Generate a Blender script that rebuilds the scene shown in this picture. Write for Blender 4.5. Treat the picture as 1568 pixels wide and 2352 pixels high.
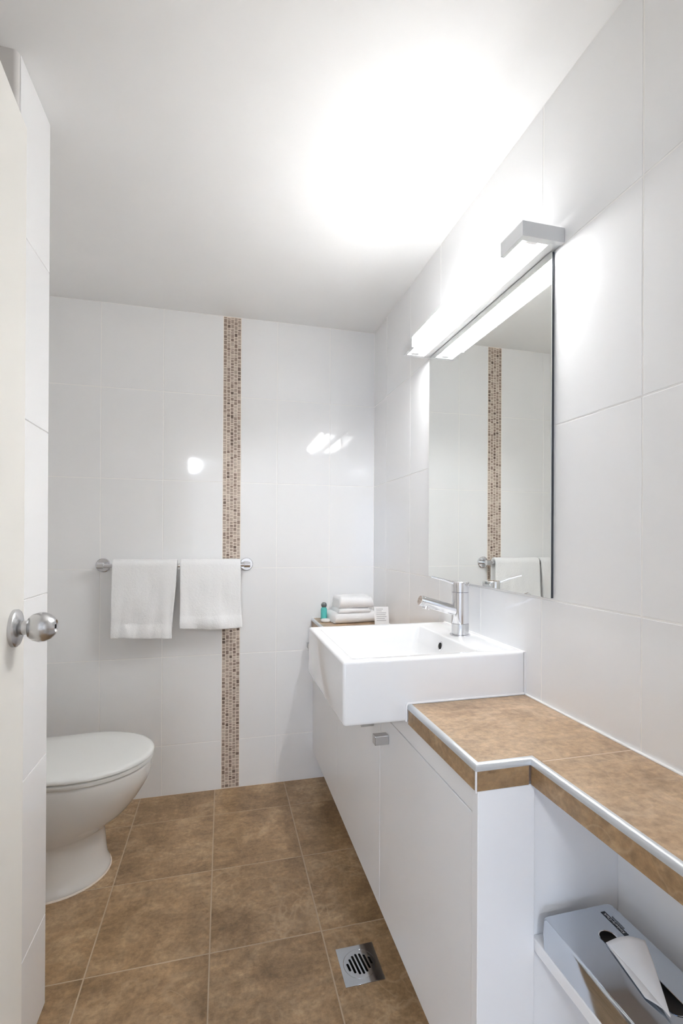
import bpy, bmesh, math, random
from mathutils import Vector, Matrix, noise as mnoise

random.seed(7)
S = bpy.context.scene
COL = S.collection
for o in list(bpy.data.objects):
    bpy.data.objects.remove(o)

# ------------------------------------------------------------------ camera
F_PX, CY, YAW, PITCH, ROLL, ZC = 1088.96, 1235.88, 0.2456, 0.0017, 0.0051, 1.3087
cam_d = bpy.data.cameras.new('camera')
cam_d.sensor_fit = 'HORIZONTAL'; cam_d.sensor_width = 36.0
cam_d.lens = F_PX / 1568 * 36.0
cam_d.shift_y = (CY - 1176) / 1568
cam_d.clip_start = 0.02
cam = bpy.data.objects.new('camera', cam_d); COL.objects.link(cam)
fw = Vector((math.sin(YAW), math.cos(YAW), 0)); rt = Vector((math.cos(YAW), -math.sin(YAW), 0)); zz = Vector((0, 0, 1))
F = fw * math.cos(PITCH) + zz * math.sin(PITCH)
U = -fw * math.sin(PITCH) + zz * math.cos(PITCH)
R = rt * math.cos(ROLL) + U * math.sin(ROLL)
U2 = -rt * math.sin(ROLL) + U * math.cos(ROLL)
M = Matrix.Identity(4)
for i in range(3):
    M[i][0], M[i][1], M[i][2] = R[i], U2[i], -F[i]
M[2][3] = ZC
cam.matrix_world = M
S.camera = cam

# ------------------------------------------------------------------ world, light, exposure
W = bpy.data.worlds.new('world'); S.world = W; W.use_nodes = True
W.node_tree.nodes['Background'].inputs[0].default_value = (0.75, 0.85, 1.0, 1)
W.node_tree.nodes['Background'].inputs[1].default_value = 1.0
S.view_settings.view_transform = 'Standard'; S.view_settings.look = 'None'
S.view_settings.exposure = 0.70; S.view_settings.gamma = 1.0; S.view_settings.use_curve_mapping = False
S.cycles.use_denoising = True; S.cycles.use_adaptive_sampling = True; S.cycles.adaptive_threshold = 0.15; S.cycles.adaptive_min_samples = 24
S.cycles.max_bounces = 14; S.cycles.diffuse_bounces = 12; S.cycles.glossy_bounces = 8
S.cycles.sample_clamp_indirect = 6.0

TUBE_STRENGTH = 66.0
DIFFUSER_STRENGTH = 34.0
TOP_STRENGTH = 4.5
HALL_LAMP_STRENGTH = 92.0
WINDOW_POWER = 34.0
wl = bpy.data.lights.new('daylight_through_window', 'AREA')
wl.shape = 'RECTANGLE'; wl.size = 1.9; wl.size_y = 1.3; wl.energy = WINDOW_POWER; wl.color = (0.55, 0.71, 1.0)
wo = bpy.data.objects.new('daylight_through_window', wl); COL.objects.link(wo)
wo.location = (-1.75, -3.92, 1.45); wo.rotation_euler = (math.radians(90), 0, 0)

# ------------------------------------------------------------------ materials
def new_mat(name):
    m = bpy.data.materials.new(name); m.use_nodes = True
    nt = m.node_tree
    return m, nt, nt.nodes['Principled BSDF']

def mat(name, col, rough=0.5, metal=0.0, spec=0.5, coat=0.0, sheen=0.0, bump=None, var=0.0):
    m, nt, b = new_mat(name)
    b.inputs['Base Color'].default_value = (*col, 1)
    b.inputs['Roughness'].default_value = rough
    b.inputs['Metallic'].default_value = metal
    b.inputs['Specular IOR Level'].default_value = spec
    b.inputs['Coat Weight'].default_value = coat
    b.inputs['Sheen Weight'].default_value = sheen
    N, L = nt.nodes.new, nt.links.new
    tc = N('ShaderNodeTexCoord')
    nz = N('ShaderNodeTexNoise'); nz.inputs['Scale'].default_value = 9; nz.inputs['Detail'].default_value = 3
    L(tc.outputs['Object'], nz.inputs['Vector'])
    if var:
        mx = N('ShaderNodeMixRGB'); mx.blend_type = 'MIX'
        mx.inputs[1].default_value = (*[c * (1 - var) for c in col], 1)
        mx.inputs[2].default_value = (*[min(1, c * (1 + var)) for c in col], 1)
        L(nz.outputs['Fac'], mx.inputs[0]); L(mx.outputs[0], b.inputs['Base Color'])
    if bump:
        sc, st, dist = bump
        n2 = N('ShaderNodeTexNoise'); n2.inputs['Scale'].default_value = sc; n2.inputs['Detail'].default_value = 2
        L(tc.outputs['Object'], n2.inputs['Vector'])
        bp = N('ShaderNodeBump'); bp.inputs['Strength'].default_value = st; bp.inputs['Distance'].default_value = dist
        L(n2.outputs['Fac'], bp.inputs['Height']); L(bp.outputs['Normal'], b.inputs['Normal'])
    return m

def emit(name, col, strength):
    m, nt, b = new_mat(name)
    b.inputs['Base Color'].default_value = (0.8, 0.8, 0.8, 1)
    b.inputs['Emission Color'].default_value = (*col, 1)
    b.inputs['Emission Strength'].default_value = strength
    return m

def stone(name, dark, mid, light, vein, rough):
    m, nt, b = new_mat(name)
    N, L = nt.nodes.new, nt.links.new
    tc = N('ShaderNodeTexCoord'); oi = N('ShaderNodeObjectInfo')
    mul = N('ShaderNodeVectorMath'); mul.operation = 'SCALE'; mul.inputs[0].default_value = (37.0, 19.0, 53.0)
    L(oi.outputs['Random'], mul.inputs['Scale'])
    add = N('ShaderNodeVectorMath'); add.operation = 'ADD'
    L(tc.outputs['Object'], add.inputs[0]); L(mul.outputs[0], add.inputs[1])
    def nz(scale, detail, rough_=0.55, dist=0.0):
        n = N('ShaderNodeTexNoise'); n.inputs['Scale'].default_value = scale; n.inputs['Detail'].default_value = detail
        n.inputs['Roughness'].default_value = rough_; n.inputs['Distortion'].default_value = dist
        L(add.outputs[0], n.inputs['Vector']); return n
    big = nz(6.0, 9, 0.70, 0.5)
    rp = N('ShaderNodeValToRGB'); e = rp.color_ramp.elements
    e[0].position = 0.32; e[0].color = (*dark, 1); e[1].position = 0.72; e[1].color = (*light, 1)
    me = rp.color_ramp.elements.new(0.5); me.color = (*mid, 1)
    L(big.outputs['Fac'], rp.inputs[0])
    fine = nz(70, 4, 0.7)
    fr = N('ShaderNodeValToRGB'); fr.color_ramp.elements[0].position = 0.3; fr.color_ramp.elements[1].position = 0.7
    fr.color_ramp.elements[0].color = (0.74, 0.74, 0.74, 1); fr.color_ramp.elements[1].color = (1.24, 1.24, 1.24, 1)
    L(fine.outputs['Fac'], fr.inputs[0])
    mlt = N('ShaderNodeMixRGB'); mlt.blend_type = 'MULTIPLY'; mlt.inputs[0].default_value = 1
    L(rp.outputs[0], mlt.inputs[1]); L(fr.outputs[0], mlt.inputs[2])
    mp = N('ShaderNodeMapping'); mp.inputs['Rotation'].default_value = (0, 0, 0.6); mp.inputs['Scale'].default_value = (9, 30, 20)
    L(add.outputs[0], mp.inputs['Vector'])
    st = N('ShaderNodeTexNoise'); st.inputs['Scale'].default_value = 1.0; st.inputs['Detail'].default_value = 6; st.inputs['Roughness'].default_value = 0.7; st.inputs['Distortion'].default_value = 0.6
    L(mp.outputs[0], st.inputs['Vector'])
    sr = N('ShaderNodeValToRGB'); sr.color_ramp.elements[0].position = 0.28; sr.color_ramp.elements[1].position = 0.74
    sr.color_ramp.elements[0].color = (0.78, 0.78, 0.78, 1); sr.color_ramp.elements[1].color = (1.24, 1.24, 1.24, 1)
    L(st.outputs['Fac'], sr.inputs[0])
    ml2 = N('ShaderNodeMixRGB'); ml2.blend_type = 'MULTIPLY'; ml2.inputs[0].default_value = 1
    L(mlt.outputs[0], ml2.inputs[1]); L(sr.outputs[0], ml2.inputs[2]); mlt = ml2
    # veins: thin band of a distorted noise around 0.5
    def veins(scale, dist, width):
        v = nz(scale, 3, 0.5, dist)
        s = N('ShaderNodeMath'); s.operation = 'SUBTRACT'; s.inputs[1].default_value = 0.5; L(v.outputs['Fac'], s.inputs[0])
        a = N('ShaderNodeMath'); a.operation = 'ABSOLUTE'; L(s.outputs[0], a.inputs[0])
        mr = N('ShaderNodeMapRange'); mr.inputs[1].default_value = 0.0; mr.inputs[2].default_value = width
        mr.inputs[3].default_value = 1.0; mr.inputs[4].default_value = 0.0; L(a.outputs[0], mr.inputs[0]); return mr
    v1 = veins(4.2, 0.35, 0.030); v2 = veins(9.0, 0.5, 0.030)
    mask = nz(3.0, 2)
    mk = N('ShaderNodeMapRange'); mk.inputs[1].default_value = 0.45; mk.inputs[2].default_value = 0.65; L(mask.outputs['Fac'], mk.inputs[0])
    mx = N('ShaderNodeMath'); mx.operation = 'MAXIMUM'; L(v1.outputs[0], mx.inputs[0]); L(v2.outputs[0], mx.inputs[1])
    vm = N('ShaderNodeMath'); vm.operation = 'MULTIPLY'; L(mx.outputs[0], vm.inputs[0]); L(mk.outputs[0], vm.inputs[1])
    vs = N('ShaderNodeMath'); vs.operation = 'MULTIPLY'; vs.inputs[1].default_value = 0.34; L(vm.outputs[0], vs.inputs[0])
    fm = N('ShaderNodeMixRGB'); L(vs.outputs[0], fm.inputs[0]); L(mlt.outputs[0], fm.inputs[1]); fm.inputs[2].default_value = (*vein, 1)
    L(fm.outputs[0], b.inputs['Base Color'])
    b.inputs['Roughness'].default_value = rough
    bp = N('ShaderNodeBump'); bp.inputs['Strength'].default_value = 0.12; bp.inputs['Distance'].default_value = 0.002
    L(fine.outputs['Fac'], bp.inputs['Height']); L(bp.outputs['Normal'], b.inputs['Normal'])
    return m

def mosaic_mat():
    m, nt, b = new_mat('mosaic_stone')
    N, L = nt.nodes.new, nt.links.new
    g = N('ShaderNodeNewGeometry'); rp = N('ShaderNodeValToRGB')
    cs = [(0.0, (0.15, 0.105, 0.080)), (0.10, (0.30, 0.22, 0.175)), (0.4, (0.40, 0.31, 0.25)), (0.7, (0.47, 0.38, 0.31)), (1.0, (0.62, 0.53, 0.45))]
    e = rp.color_ramp.elements
    e[0].position, e[0].color = cs[0][0], (*cs[0][1], 1); e[1].position, e[1].color = cs[-1][0], (*cs[-1][1], 1)
    for p, c in cs[1:-1]:
        x = e.new(p); x.color = (*c, 1)
    L(g.outputs['Random Per Island'], rp.inputs[0])
    tc = N('ShaderNodeTexCoord'); n = N('ShaderNodeTexNoise'); n.inputs['Scale'].default_value = 160; n.inputs['Detail'].default_value = 3
    L(tc.outputs['Object'], n.inputs['Vector'])
    fr = N('ShaderNodeValToRGB'); fr.color_ramp.elements[0].color = (0.72, 0.72, 0.72, 1); fr.color_ramp.elements[1].color = (1.2, 1.2, 1.2, 1)
    L(n.outputs['Fac'], fr.inputs[0])
    mm = N('ShaderNodeMixRGB'); mm.blend_type = 'MULTIPLY'; mm.inputs[0].default_value = 1
    L(rp.outputs[0], mm.inputs[1]); L(fr.outputs[0], mm.inputs[2]); L(mm.outputs[0], b.inputs['Base Color'])
    b.inputs['Roughness'].default_value = 0.55
    return m

def terry(name):
    m, nt, b = new_mat(name)
    N, L = nt.nodes.new, nt.links.new
    b.inputs['Base Color'].default_value = (0.92, 0.92, 0.92, 1); b.inputs['Roughness'].default_value = 0.95
    b.inputs['Specular IOR Level'].default_value = 0.1; b.inputs['Sheen Weight'].default_value = 0.3
    tc = N('ShaderNodeTexCoord'); n = N('ShaderNodeTexNoise'); n.inputs['Scale'].default_value = 300; n.inputs['Detail'].default_value = 3
    L(tc.outputs['Object'], n.inputs['Vector'])
    bp = N('ShaderNodeBump'); bp.inputs['Strength'].default_value = 0.6; bp.inputs['Distance'].default_value = 0.003
    L(n.outputs['Fac'], bp.inputs['Height']); L(bp.outputs['Normal'], b.inputs['Normal'])
    return m

MT = dict(
    tile=mat('white_gloss_tile', (0.885, 0.885, 0.885), 0.055, bump=(3.0, 0.05, 0.01)),
    grout=mat('white_grout', (0.93, 0.92, 0.90), 0.85, var=0.03),
    mos_grout=mat('cream_grout', (0.80, 0.71, 0.62), 0.9, var=0.04),
    floor_grout=mat('beige_grout', (0.50, 0.39, 0.275), 0.9, var=0.08),
    mosaic=mosaic_mat(),
    joint=mat('pale_counter_joint', (0.62, 0.50, 0.40), 0.85, var=0.05),
    floor_tile=stone('brown_stone_floor', (0.205, 0.123, 0.058), (0.335, 0.212, 0.108), (0.49, 0.345, 0.20), (0.62, 0.46, 0.29), 0.38),
    counter_tile=stone('brown_stone_counter', (0.28, 0.180, 0.105), (0.41, 0.280, 0.170), (0.55, 0.40, 0.265), (0.72, 0.56, 0.41), 0.32),
    paint=mat('white_paint', (0.91, 0.91, 0.905), 0.75, var=0.01),
    grey_paint=mat('wall_paint', (0.74, 0.72, 0.70), 0.7, var=0.01),
    cream=mat('cream_door_paint', (0.82, 0.80, 0.75), 0.42, bump=(40, 0.04, 0.002)),
    laminate=mat('white_laminate', (0.88, 0.88, 0.885), 0.32),
    dark_gap=mat('dark_interior', (0.09, 0.085, 0.08), 0.8),
    ceramic=mat('white_ceramic', (0.84, 0.84, 0.84), 0.06, coat=0.3),
    toilet=mat('warm_white_ceramic', (0.80, 0.79, 0.765), 0.07, coat=0.3),
    plastic=mat('white_seat_plastic', (0.80, 0.80, 0.775), 0.2),
    silicone=mat('white_silicone', (0.88, 0.87, 0.86), 0.5),
    chrome=mat('chrome', (0.82, 0.82, 0.84), 0.06, metal=1.0),
    steel=mat('brushed_steel', (0.60, 0.60, 0.605), 0.26, metal=1.0, bump=(120, 0.03, 0.001)),
    polished=mat('polished_steel', (0.60, 0.64, 0.69), 0.10, metal=1.0, bump=(6, 0.04, 0.01)),
    alu=mat('satin_aluminium', (0.72, 0.73, 0.74), 0.35, metal=0.55),
    trim=mat('pale_aluminium_trim', (0.62, 0.64, 0.66), 0.36, metal=0.5),
    mirror=mat('mirror_silver', (0.90, 0.915, 0.89), 0.0, metal=1.0),
    mirror_edge=mat('mirror_dark_edge', (0.06, 0.065, 0.075), 0.25),
    black=mat('hole_shade_black', (0.012, 0.010, 0.008), 0.7),  # shade inside openings, put into the colour
    label=mat('black_label', (0.012, 0.013, 0.02), 0.4),
    white_print=mat('white_print', (0.75, 0.76, 0.78), 0.6),
    grey_print=mat('grey_print', (0.35, 0.35, 0.36), 0.7),
    dark_print=mat('dark_print', (0.12, 0.13, 0.15), 0.7),
    terry=terry('white_terry'),
    tissue=mat('tissue_paper', (0.86, 0.86, 0.87), 0.95, spec=0.1),
    carton=mat('carton_board', (0.10, 0.09, 0.085), 0.9),
    teal=mat('teal_liquid_bottle', (0.10, 0.50, 0.46), 0.25, var=0.06),
    cap=mat('grey_cap', (0.16, 0.17, 0.17), 0.25, metal=0.3),
    soap=mat('white_soap_wrap', (0.85, 0.84, 0.82), 0.45),
    card=mat('white_card', (0.82, 0.82, 0.82), 0.7),
    tube=emit('fluorescent_tube_glow', (0.985, 0.99, 1.0), TUBE_STRENGTH),
    diffuser=emit('lit_opal_diffuser', (0.985, 0.99, 1.0), DIFFUSER_STRENGTH),
    added_top_cover=emit('added_top_cover_glow', (0.98, 0.99, 1.0), TOP_STRENGTH),
    hall_glow=emit('hall_lamp_glow', (0.88, 0.93, 1.0), HALL_LAMP_STRENGTH),
    carpet=mat('beige_carpet', (0.36, 0.30, 0.24), 0.95, bump=(200, 0.3, 0.004)),
)

# ------------------------------------------------------------------ object helpers
WL = {}
def tag(o, label=None, cat=None, group=None, kind=None):
    if label: o['label'] = label
    if cat: o['category'] = cat
    if group: o['group'] = group
    if kind: o['kind'] = kind
    return o

def thing(name, label, cat, loc, group=None):
    o = bpy.data.objects.new(name, None); COL.objects.link(o); o.empty_display_size = 0.05
    o.location = loc; WL[o] = Vector(loc)
    return tag(o, label, cat, group)

def finish(me, m, smooth):
    if m: me.materials.append(MT[m])
    if smooth is not None:
        for p in me.polygons: p.use_smooth = True
        try: me.set_sharp_from_angle(angle=math.radians(smooth))
        except Exception: pass

def part(name, bm, m, parent=None, smooth=None, label=None):
    """bm in world coordinates; becomes one mesh object (child of parent if given)"""
    bmesh.ops.recalc_face_normals(bm, faces=bm.faces)
    off = WL[parent] if parent is not None and parent in WL else Vector((0, 0, 0))
    if parent is not None: bmesh.ops.translate(bm, verts=bm.verts, vec=-off)
    me = bpy.data.meshes.new(name); bm.to_mesh(me); bm.free()
    finish(me, m, smooth)
    o = bpy.data.objects.new(name, me); COL.objects.link(o)
    if parent is not None: o.parent = parent
    WL[o] = off.copy()
    if label: o['label'] = label
    return o

def single(name, bm, m, label, cat, smooth=None, group=None):
    """a thing that is one mesh, its origin at its base"""
    bmesh.ops.recalc_face_normals(bm, faces=bm.faces)
    xs = [v.co for v in bm.verts]
    c = Vector(((min(v.x for v in xs) + max(v.x for v in xs)) / 2, (min(v.y for v in xs) + max(v.y for v in xs)) / 2, min(v.z for v in xs)))
    bmesh.ops.translate(bm, verts=bm.verts, vec=-c)
    me = bpy.data.meshes.new(name); bm.to_mesh(me); bm.free(); finish(me, m, smooth)
    o = bpy.data.objects.new(name, me); COL.objects.link(o); o.location = c; WL[o] = c
    return tag(o, label, cat, group)

def struct(name, bm, m, smooth=None, label=None):
    o = part(name, bm, m, None, smooth); o['kind'] = 'structure'
    if label: o['label'] = label
    return o

def box(bm, x0, x1, y0, y1, z0, z1, bev=0.0, seg=2):
    r = bmesh.ops.create_cube(bm, size=1.0)
    vs = r['verts']
    for v in vs:
        v.co = Vector(((x0 + x1) / 2 + v.co.x * (x1 - x0), (y0 + y1) / 2 + v.co.y * (y1 - y0), (z0 + z1) / 2 + v.co.z * (z1 - z0)))
    if bev > 0:
        es = list({e for v in vs for e in v.link_edges})
        bmesh.ops.bevel(bm, geom=es, offset=bev, segments=seg, profile=0.5, affect='EDGES')
    return bm

def bx(*a, **k):
    return box(bmesh.new(), *a, **k)

def loft(bm, loops, cap0=True, cap1=True, closed=True):
    rows = [[bm.verts.new(p) for p in lp] for lp in loops]
    n = len(rows[0])
    for a, b in zip(rows, rows[1:]):
        for i in range(n if closed else n - 1):
            j = (i + 1) % n
            bm.faces.new((a[i], a[j], b[j], b[i]))
    if cap0: bm.faces.new(rows[0][::-1])
    if cap1: bm.faces.new(rows[-1])
    return rows

def rrect(x0, x1, y0, y1, r, n=6):
    pts = []
    for cx, cy, a0 in ((x1 - r, y1 - r, 0), (x0 + r, y1 - r, 90), (x0 + r, y0 + r, 180), (x1 - r, y0 + r, 270)):
        for k in range(n + 1):
            a = math.radians(a0 + 90 * k / n); pts.append((cx + r * math.cos(a), cy + r * math.sin(a)))
    return pts

def frame_of(axis):
    a = Vector(axis).normalized()
    t = Vector((0, 0, 1)) if abs(a.z) < 0.9 else Vector((1, 0, 0))
    u = a.cross(t).normalized(); v = a.cross(u).normalized()
    return a, u, v

def lathe(bm, origin, axis, prof, n=32, cap=True):
    """prof: list of (distance along axis, radius)"""
    a, u, v = frame_of(axis); o = Vector(origin)
    loops = []
    for h, r in prof:
        loops.append([o + a * h + (u * math.cos(2 * math.pi * k / n) + v * math.sin(2 * math.pi * k / n)) * max(r, 1e-5) for k in range(n)])
    loft(bm, loops, cap, cap)
    return bm

def tube(bm, pts, rad, n=16, caps=True):
    pts = [Vector(p) for p in pts]; loops = []
    u = None
    for i, p in enumerate(pts):
        d = (pts[min(i + 1, len(pts) - 1)] - pts[max(i - 1, 0)]).normalized()
        if u is None: _, u, _ = frame_of(d)
        u = (u - d * u.dot(d)).normalized(); v = d.cross(u)
        r = rad[i] if isinstance(rad, (list, tuple)) else rad
        loops.append([p + (u * math.cos(2 * math.pi * k / n) + v * math.sin(2 * math.pi * k / n)) * r for k in range(n)])
    loft(bm, loops, caps, caps)
    return bm

def plate(loops, t, mtx):
    """2D outline with holes -> flat plate mesh of thickness t (z from 0 to t), transformed by mtx; returns a bmesh"""
    cu = bpy.data.curves.new('tmp', 'CURVE'); cu.dimensions = '2D'; cu.fill_mode = 'BOTH' if t > 0 else 'FRONT'; cu.extrude = t / 2
    for lp in loops:
        s = cu.splines.new('POLY'); s.points.add(len(lp) - 1); s.use_cyclic_u = True
        for q, (x, y) in zip(s.points, lp): q.co = (x, y, 0, 1)
    ob = bpy.data.objects.new('tmp', cu); COL.objects.link(ob)
    me = bpy.data.meshes.new_from_object(ob.evaluated_get(bpy.context.evaluated_depsgraph_get()))
    bm = bmesh.new(); bm.from_mesh(me)
    bpy.data.objects.remove(ob); bpy.data.curves.remove(cu); bpy.data.meshes.remove(me)
    bmesh.ops.remove_doubles(bm, verts=bm.verts, dist=1e-6)
    bmesh.ops.translate(bm, verts=bm.verts, vec=(0, 0, t / 2))
    bmesh.ops.transform(bm, matrix=mtx, verts=bm.verts)
    return bm

def text_bm(s, size, mtx, t=0.0002):
    cu = bpy.data.curves.new('tmp', 'FONT'); cu.body = s; cu.size = size; cu.extrude = t
    cu.align_x = 'CENTER'; cu.align_y = 'CENTER'; cu.resolution_u = 3
    ob = bpy.data.objects.new('tmp', cu); COL.objects.link(ob)
    me = bpy.data.meshes.new_from_object(ob.evaluated_get(bpy.context.evaluated_depsgraph_get()))
    bm = bmesh.new(); bm.from_mesh(me)
    bpy.data.objects.remove(ob); bpy.data.curves.remove(cu); bpy.data.meshes.remove(me)
    bmesh.ops.transform(bm, matrix=mtx, verts=bm.verts)
    return bm

def basis(x, y, z, o=(0, 0, 0)):
    m = Matrix.Identity(4)
    for i in range(3): m[i][0], m[i][1], m[i][2], m[i][3] = x[i], y[i], z[i], o[i]
    return m
ROT_BACK = basis((1, 0, 0), (0, 0, 1), (0, -1, 0))
ROT_RIGHT = basis((0, -1, 0), (0, 0, 1), (-1, 0, 0))
ROT_LEFT = basis((0, 1, 0), (0, 0, 1), (1, 0, 0))
ROT_FLOOR = Matrix.Identity(4)

TILE_MESH = {}
def tile_mesh(w, h, t, ch, m):
    key = (round(w, 4), round(h, 4), t, m)
    if key not in TILE_MESH:
        bm = bmesh.new(); a, b = w / 2, h / 2
        def rect(x, y, z): return [(-x, -y, z), (x, -y, z), (x, y, z), (-x, y, z)]
        loft(bm, [rect(a, b, -t), rect(a, b, -ch), rect(a - ch, b - ch, 0)], False, True)
        me = bpy.data.meshes.new('tile'); bm.to_mesh(me); bm.free(); me.materials.append(MT[m])
        TILE_MESH[key] = me
    return TILE_MESH[key]

def tile(parent, rot, centre, w, h, m='tile', t=0.006, gap=0.003, ch=0.0012, name='tile', tilt=0.0):
    o = bpy.data.objects.new(name, tile_mesh(w - gap, h - gap, t, ch, m)); COL.objects.link(o)
    q = rot.copy()
    if tilt: q = q @ Matrix.Rotation(random.uniform(-tilt, tilt), 4, 'X') @ Matrix.Rotation(random.uniform(-tilt, tilt), 4, 'Y')
    q.translation = Vector(centre); o.matrix_world = q
    o.parent = parent
    return o

# ------------------------------------------------------------------ measured layout (metres)
XR, YB, H = 0.8276, 2.555, 2.472
XL = -1.00
ROWS = [0.0, 0.2527, 0.7027, 1.1527, 1.6027, 2.0527, H]
G = 0.0008   # grout recess

# back wall -------------------------------------------------------
wb = struct('wall_back', bx(XL - 0.1, XR + 0.1, YB + G, YB + 0.12, -0.05, H + 0.05), 'grout', label='white tiled back wall')
MX0, MX1 = -0.0015, 0.0915
bcols = [(XL, -0.875), (-0.875, -0.5843), (-0.5843, -0.294), (-0.294, MX0), (MX1, 0.2819), (0.2819, 0.571), (0.571, XR)]
for x0, x1 in bcols:
    for z0, z1 in zip(ROWS, ROWS[1:]):
        tile(wb, ROT_BACK, ((x0 + x1) / 2, YB, (z0 + z1) / 2), x1 - x0, z1 - z0, tilt=0.0006)
# mosaic strip: cream grout bed + small stones (too small to pick apart singly)
part('mosaic_grout_bed', bx(MX0 + 0.001, MX1 - 0.001, YB + 0.0002, YB + 0.004, 0, H - 0.002), 'mos_grout', wb)
bm = bmesh.new()
cw = (MX1 - MX0 - 0.003) / 5
for c in range(5):
    x0 = MX0 + 0.0015 + c * cw
    z = 0.004
    while z < H - 0.006:
        hgt = random.choice([0.0185, 0.0185, 0.017, 0.020, 0.0235, 0.014, 0.010])
        z1 = min(z + hgt, H - 0.003)
        if z1 - z > 0.006:
            j = lambda s: random.uniform(-s, s)
            g = 0.0019; xa, xb, za, zb = x0 + g + j(.0006), x0 + cw - g + j(.0006), z + g, z1 - g
            yt = YB - 0.0012 + j(0.0004)
            def rr(i, y): return [(xa + i + j(.0004), y, za + i + j(.0004)), (xb - i + j(.0004), y, za + i + j(.0004)), (xb - i + j(.0004), y, zb - i + j(.0004)), (xa + i + j(.0004), y, zb - i + j(.0004))]
            loft(bm, [rr(0, YB + 0.003), rr(0, yt + 0.001), rr(0.0010, yt)], False, True)
        z = z1
tag(part('mosaic_strip', bm, 'mosaic', wb, label='vertical strip of small beige stone mosaic tiles'), kind='stuff')

# right wall ------------------------------------------------------
RY = [YB, 2.3466, 2.0223, 1.715, 1.4075, 1.1001, 0.7882, 0.477, 0.18]
wr = struct('wall_right', bx(XR + G, XR + 0.12, 0.08, YB + 0.1, -0.05, H + 0.05), 'grout', label='white tiled wall behind the basin and mirror')
for y1, y0 in zip(RY, RY[1:]):
    for z0, z1 in zip(ROWS, ROWS[1:]):
        tile(wr, ROT_RIGHT, (XR, (y0 + y1) / 2, (z0 + z1) / 2), y1 - y0, z1 - z0, tilt=0.0006)

# left wall of the toilet alcove, partition and front wall ---------
struct('wall_left', bx(XL - 0.12, XL, 0.08, YB + 0.1, -0.05, H + 0.05), 'tile', label='white wall behind the toilet')
PX, PY0, PY1 = -0.480, 1.285, 1.497
rr_ = 0.011
foot = [(XL, PY1), (XL, PY0)] + [(PX - rr_ + rr_ * math.sin(a), PY0 + rr_ - rr_ * math.cos(a)) for a in [math.radians(10 * k) for k in range(10)]] + [(PX, PY1)]
bm = bmesh.new(); loft(bm, [[(x, y, -0.02) for x, y in foot], [(x, y, H + 0.01) for x, y in foot]])
wp = struct('wall_partition', bm, 'grey_paint', 40, label='short tiled partition wall beside the toilet')
for z0, z1 in zip(ROWS, ROWS[1:]):
    tile(wp, ROT_LEFT, (PX + 0.003, (PY0 + rr_ + PY1) / 2, (z0 + z1) / 2), PY1 - PY0 - rr_, z1 - z0, gap=0.002)
DX0, DX1, DZ = -0.36, 0.44, 2.10
fl = plate([[(XL - 0.1, -0.05), (XR + 0.12, -0.05), (XR + 0.12, H + 0.05), (XL - 0.1, H + 0.05)],
            [(DX0, 0.0), (DX1, 0.0), (DX1, DZ), (DX0, DZ)]], 0.10, basis((1, 0, 0), (0, 0, 1), (0, -1, 0), (0, 0.18, 0)))
struct('wall_front', fl, 'paint', label='white wall around the doorway')

# floor -----------------------------------------------------------
DRX, DRY, DRR = 0.4155, 1.402, 0.047
circ = lambda cx, cy, r, n=40: [(cx + r * math.cos(2 * math.pi * k / n), cy + r * math.sin(2 * math.pi * k / n)) for k in range(n)]
floor = struct('floor', plate([[(XL - 0.1, 0.0), (XR + 0.1, 0.0), (XR + 0.1, YB + 0.1), (XL - 0.1, YB + 0.1)], circ(DRX, DRY, DRR)], 0.06,
                              basis((1, 0, 0), (0, 1, 0), (0, 0, 1), (0, 0, -0.06 - 0.0008))), 'floor_grout', label='brown stone-look tiled floor')
FX = [XL, -0.7525, -0.3927, -0.0329, 0.3269, 0.6867, XR]
FY = [YB, 2.3231, 1.9374, 1.5517, 1.166, 0.7803, 0.3946, 0.02]
for x0, x1 in zip(FX, FX[1:]):
    for y1, y0 in zip(FY, FY[1:]):
        if x0 < DRX < x1 and y0 < DRY < y1:
            g = 0.0021
            part('tile', plate([[(x0 + g, y0 + g), (x1 - g, y0 + g), (x1 - g, y1 - g), (x0 + g, y1 - g)], circ(DRX, DRY, DRR)], 0.006,
                               basis((1, 0, 0), (0, 1, 0), (0, 0, 1), (0, 0, -0.006))), 'floor_tile', floor)
        else:
            tile(floor, ROT_FLOOR, ((x0 + x1) / 2, (y0 + y1) / 2, 0), x1 - x0, y1 - y0, 'floor_tile', gap=0.0042, ch=0.0006)

# ceiling ---------------------------------------------------------
struct('ceiling', bx(XL - 0.1, XR + 0.1, 0.0, YB + 0.1, H, H + 0.1), 'paint', label='plain white ceiling')

# hall behind the camera: source of the cool daylight and of the round lamp mirrored in the tiles
HX0, HX1, HY0 = -3.0, 2.2, -3.8
struct('floor_hall', bx(HX0, HX1, HY0, 0.0, -0.06, -0.002), 'carpet')
struct('ceiling_hall', bx(HX0, HX1, HY0, 0.08, H, H + 0.1), 'paint')
WX0, WX1, WZ0, WZ1 = -2.7, -0.8, 0.8, 2.1
struct('wall_hall_rear', plate([[(HX0, -0.05), (HX1, -0.05), (HX1, H + 0.05), (HX0, H + 0.05)], [(WX0, WZ0), (WX1, WZ0), (WX1, WZ1), (WX0, WZ1)]], 0.1,
                               basis((1, 0, 0), (0, 0, 1), (0, -1, 0), (0, HY0, 0))), 'paint')
struct('wall_hall_right', bx(HX1, HX1 + 0.1, HY0, 0.18, -0.05, H + 0.05), 'paint')
struct('wall_hall_front', bx(HX0, XL - 0.1, 0.08, 0.18, -0.05, H + 0.05), 'paint')
struct('wall_hall_side', bx(XR + 0.12, HX1, 0.08, 0.18, -0.05, H + 0.05), 'paint')
struct('wall_hall_left', bx(HX0 - 0.1, HX0, HY0 - 0.1, 0.18, -0.05, H + 0.05), 'paint')
bm = bmesh.new()
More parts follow.
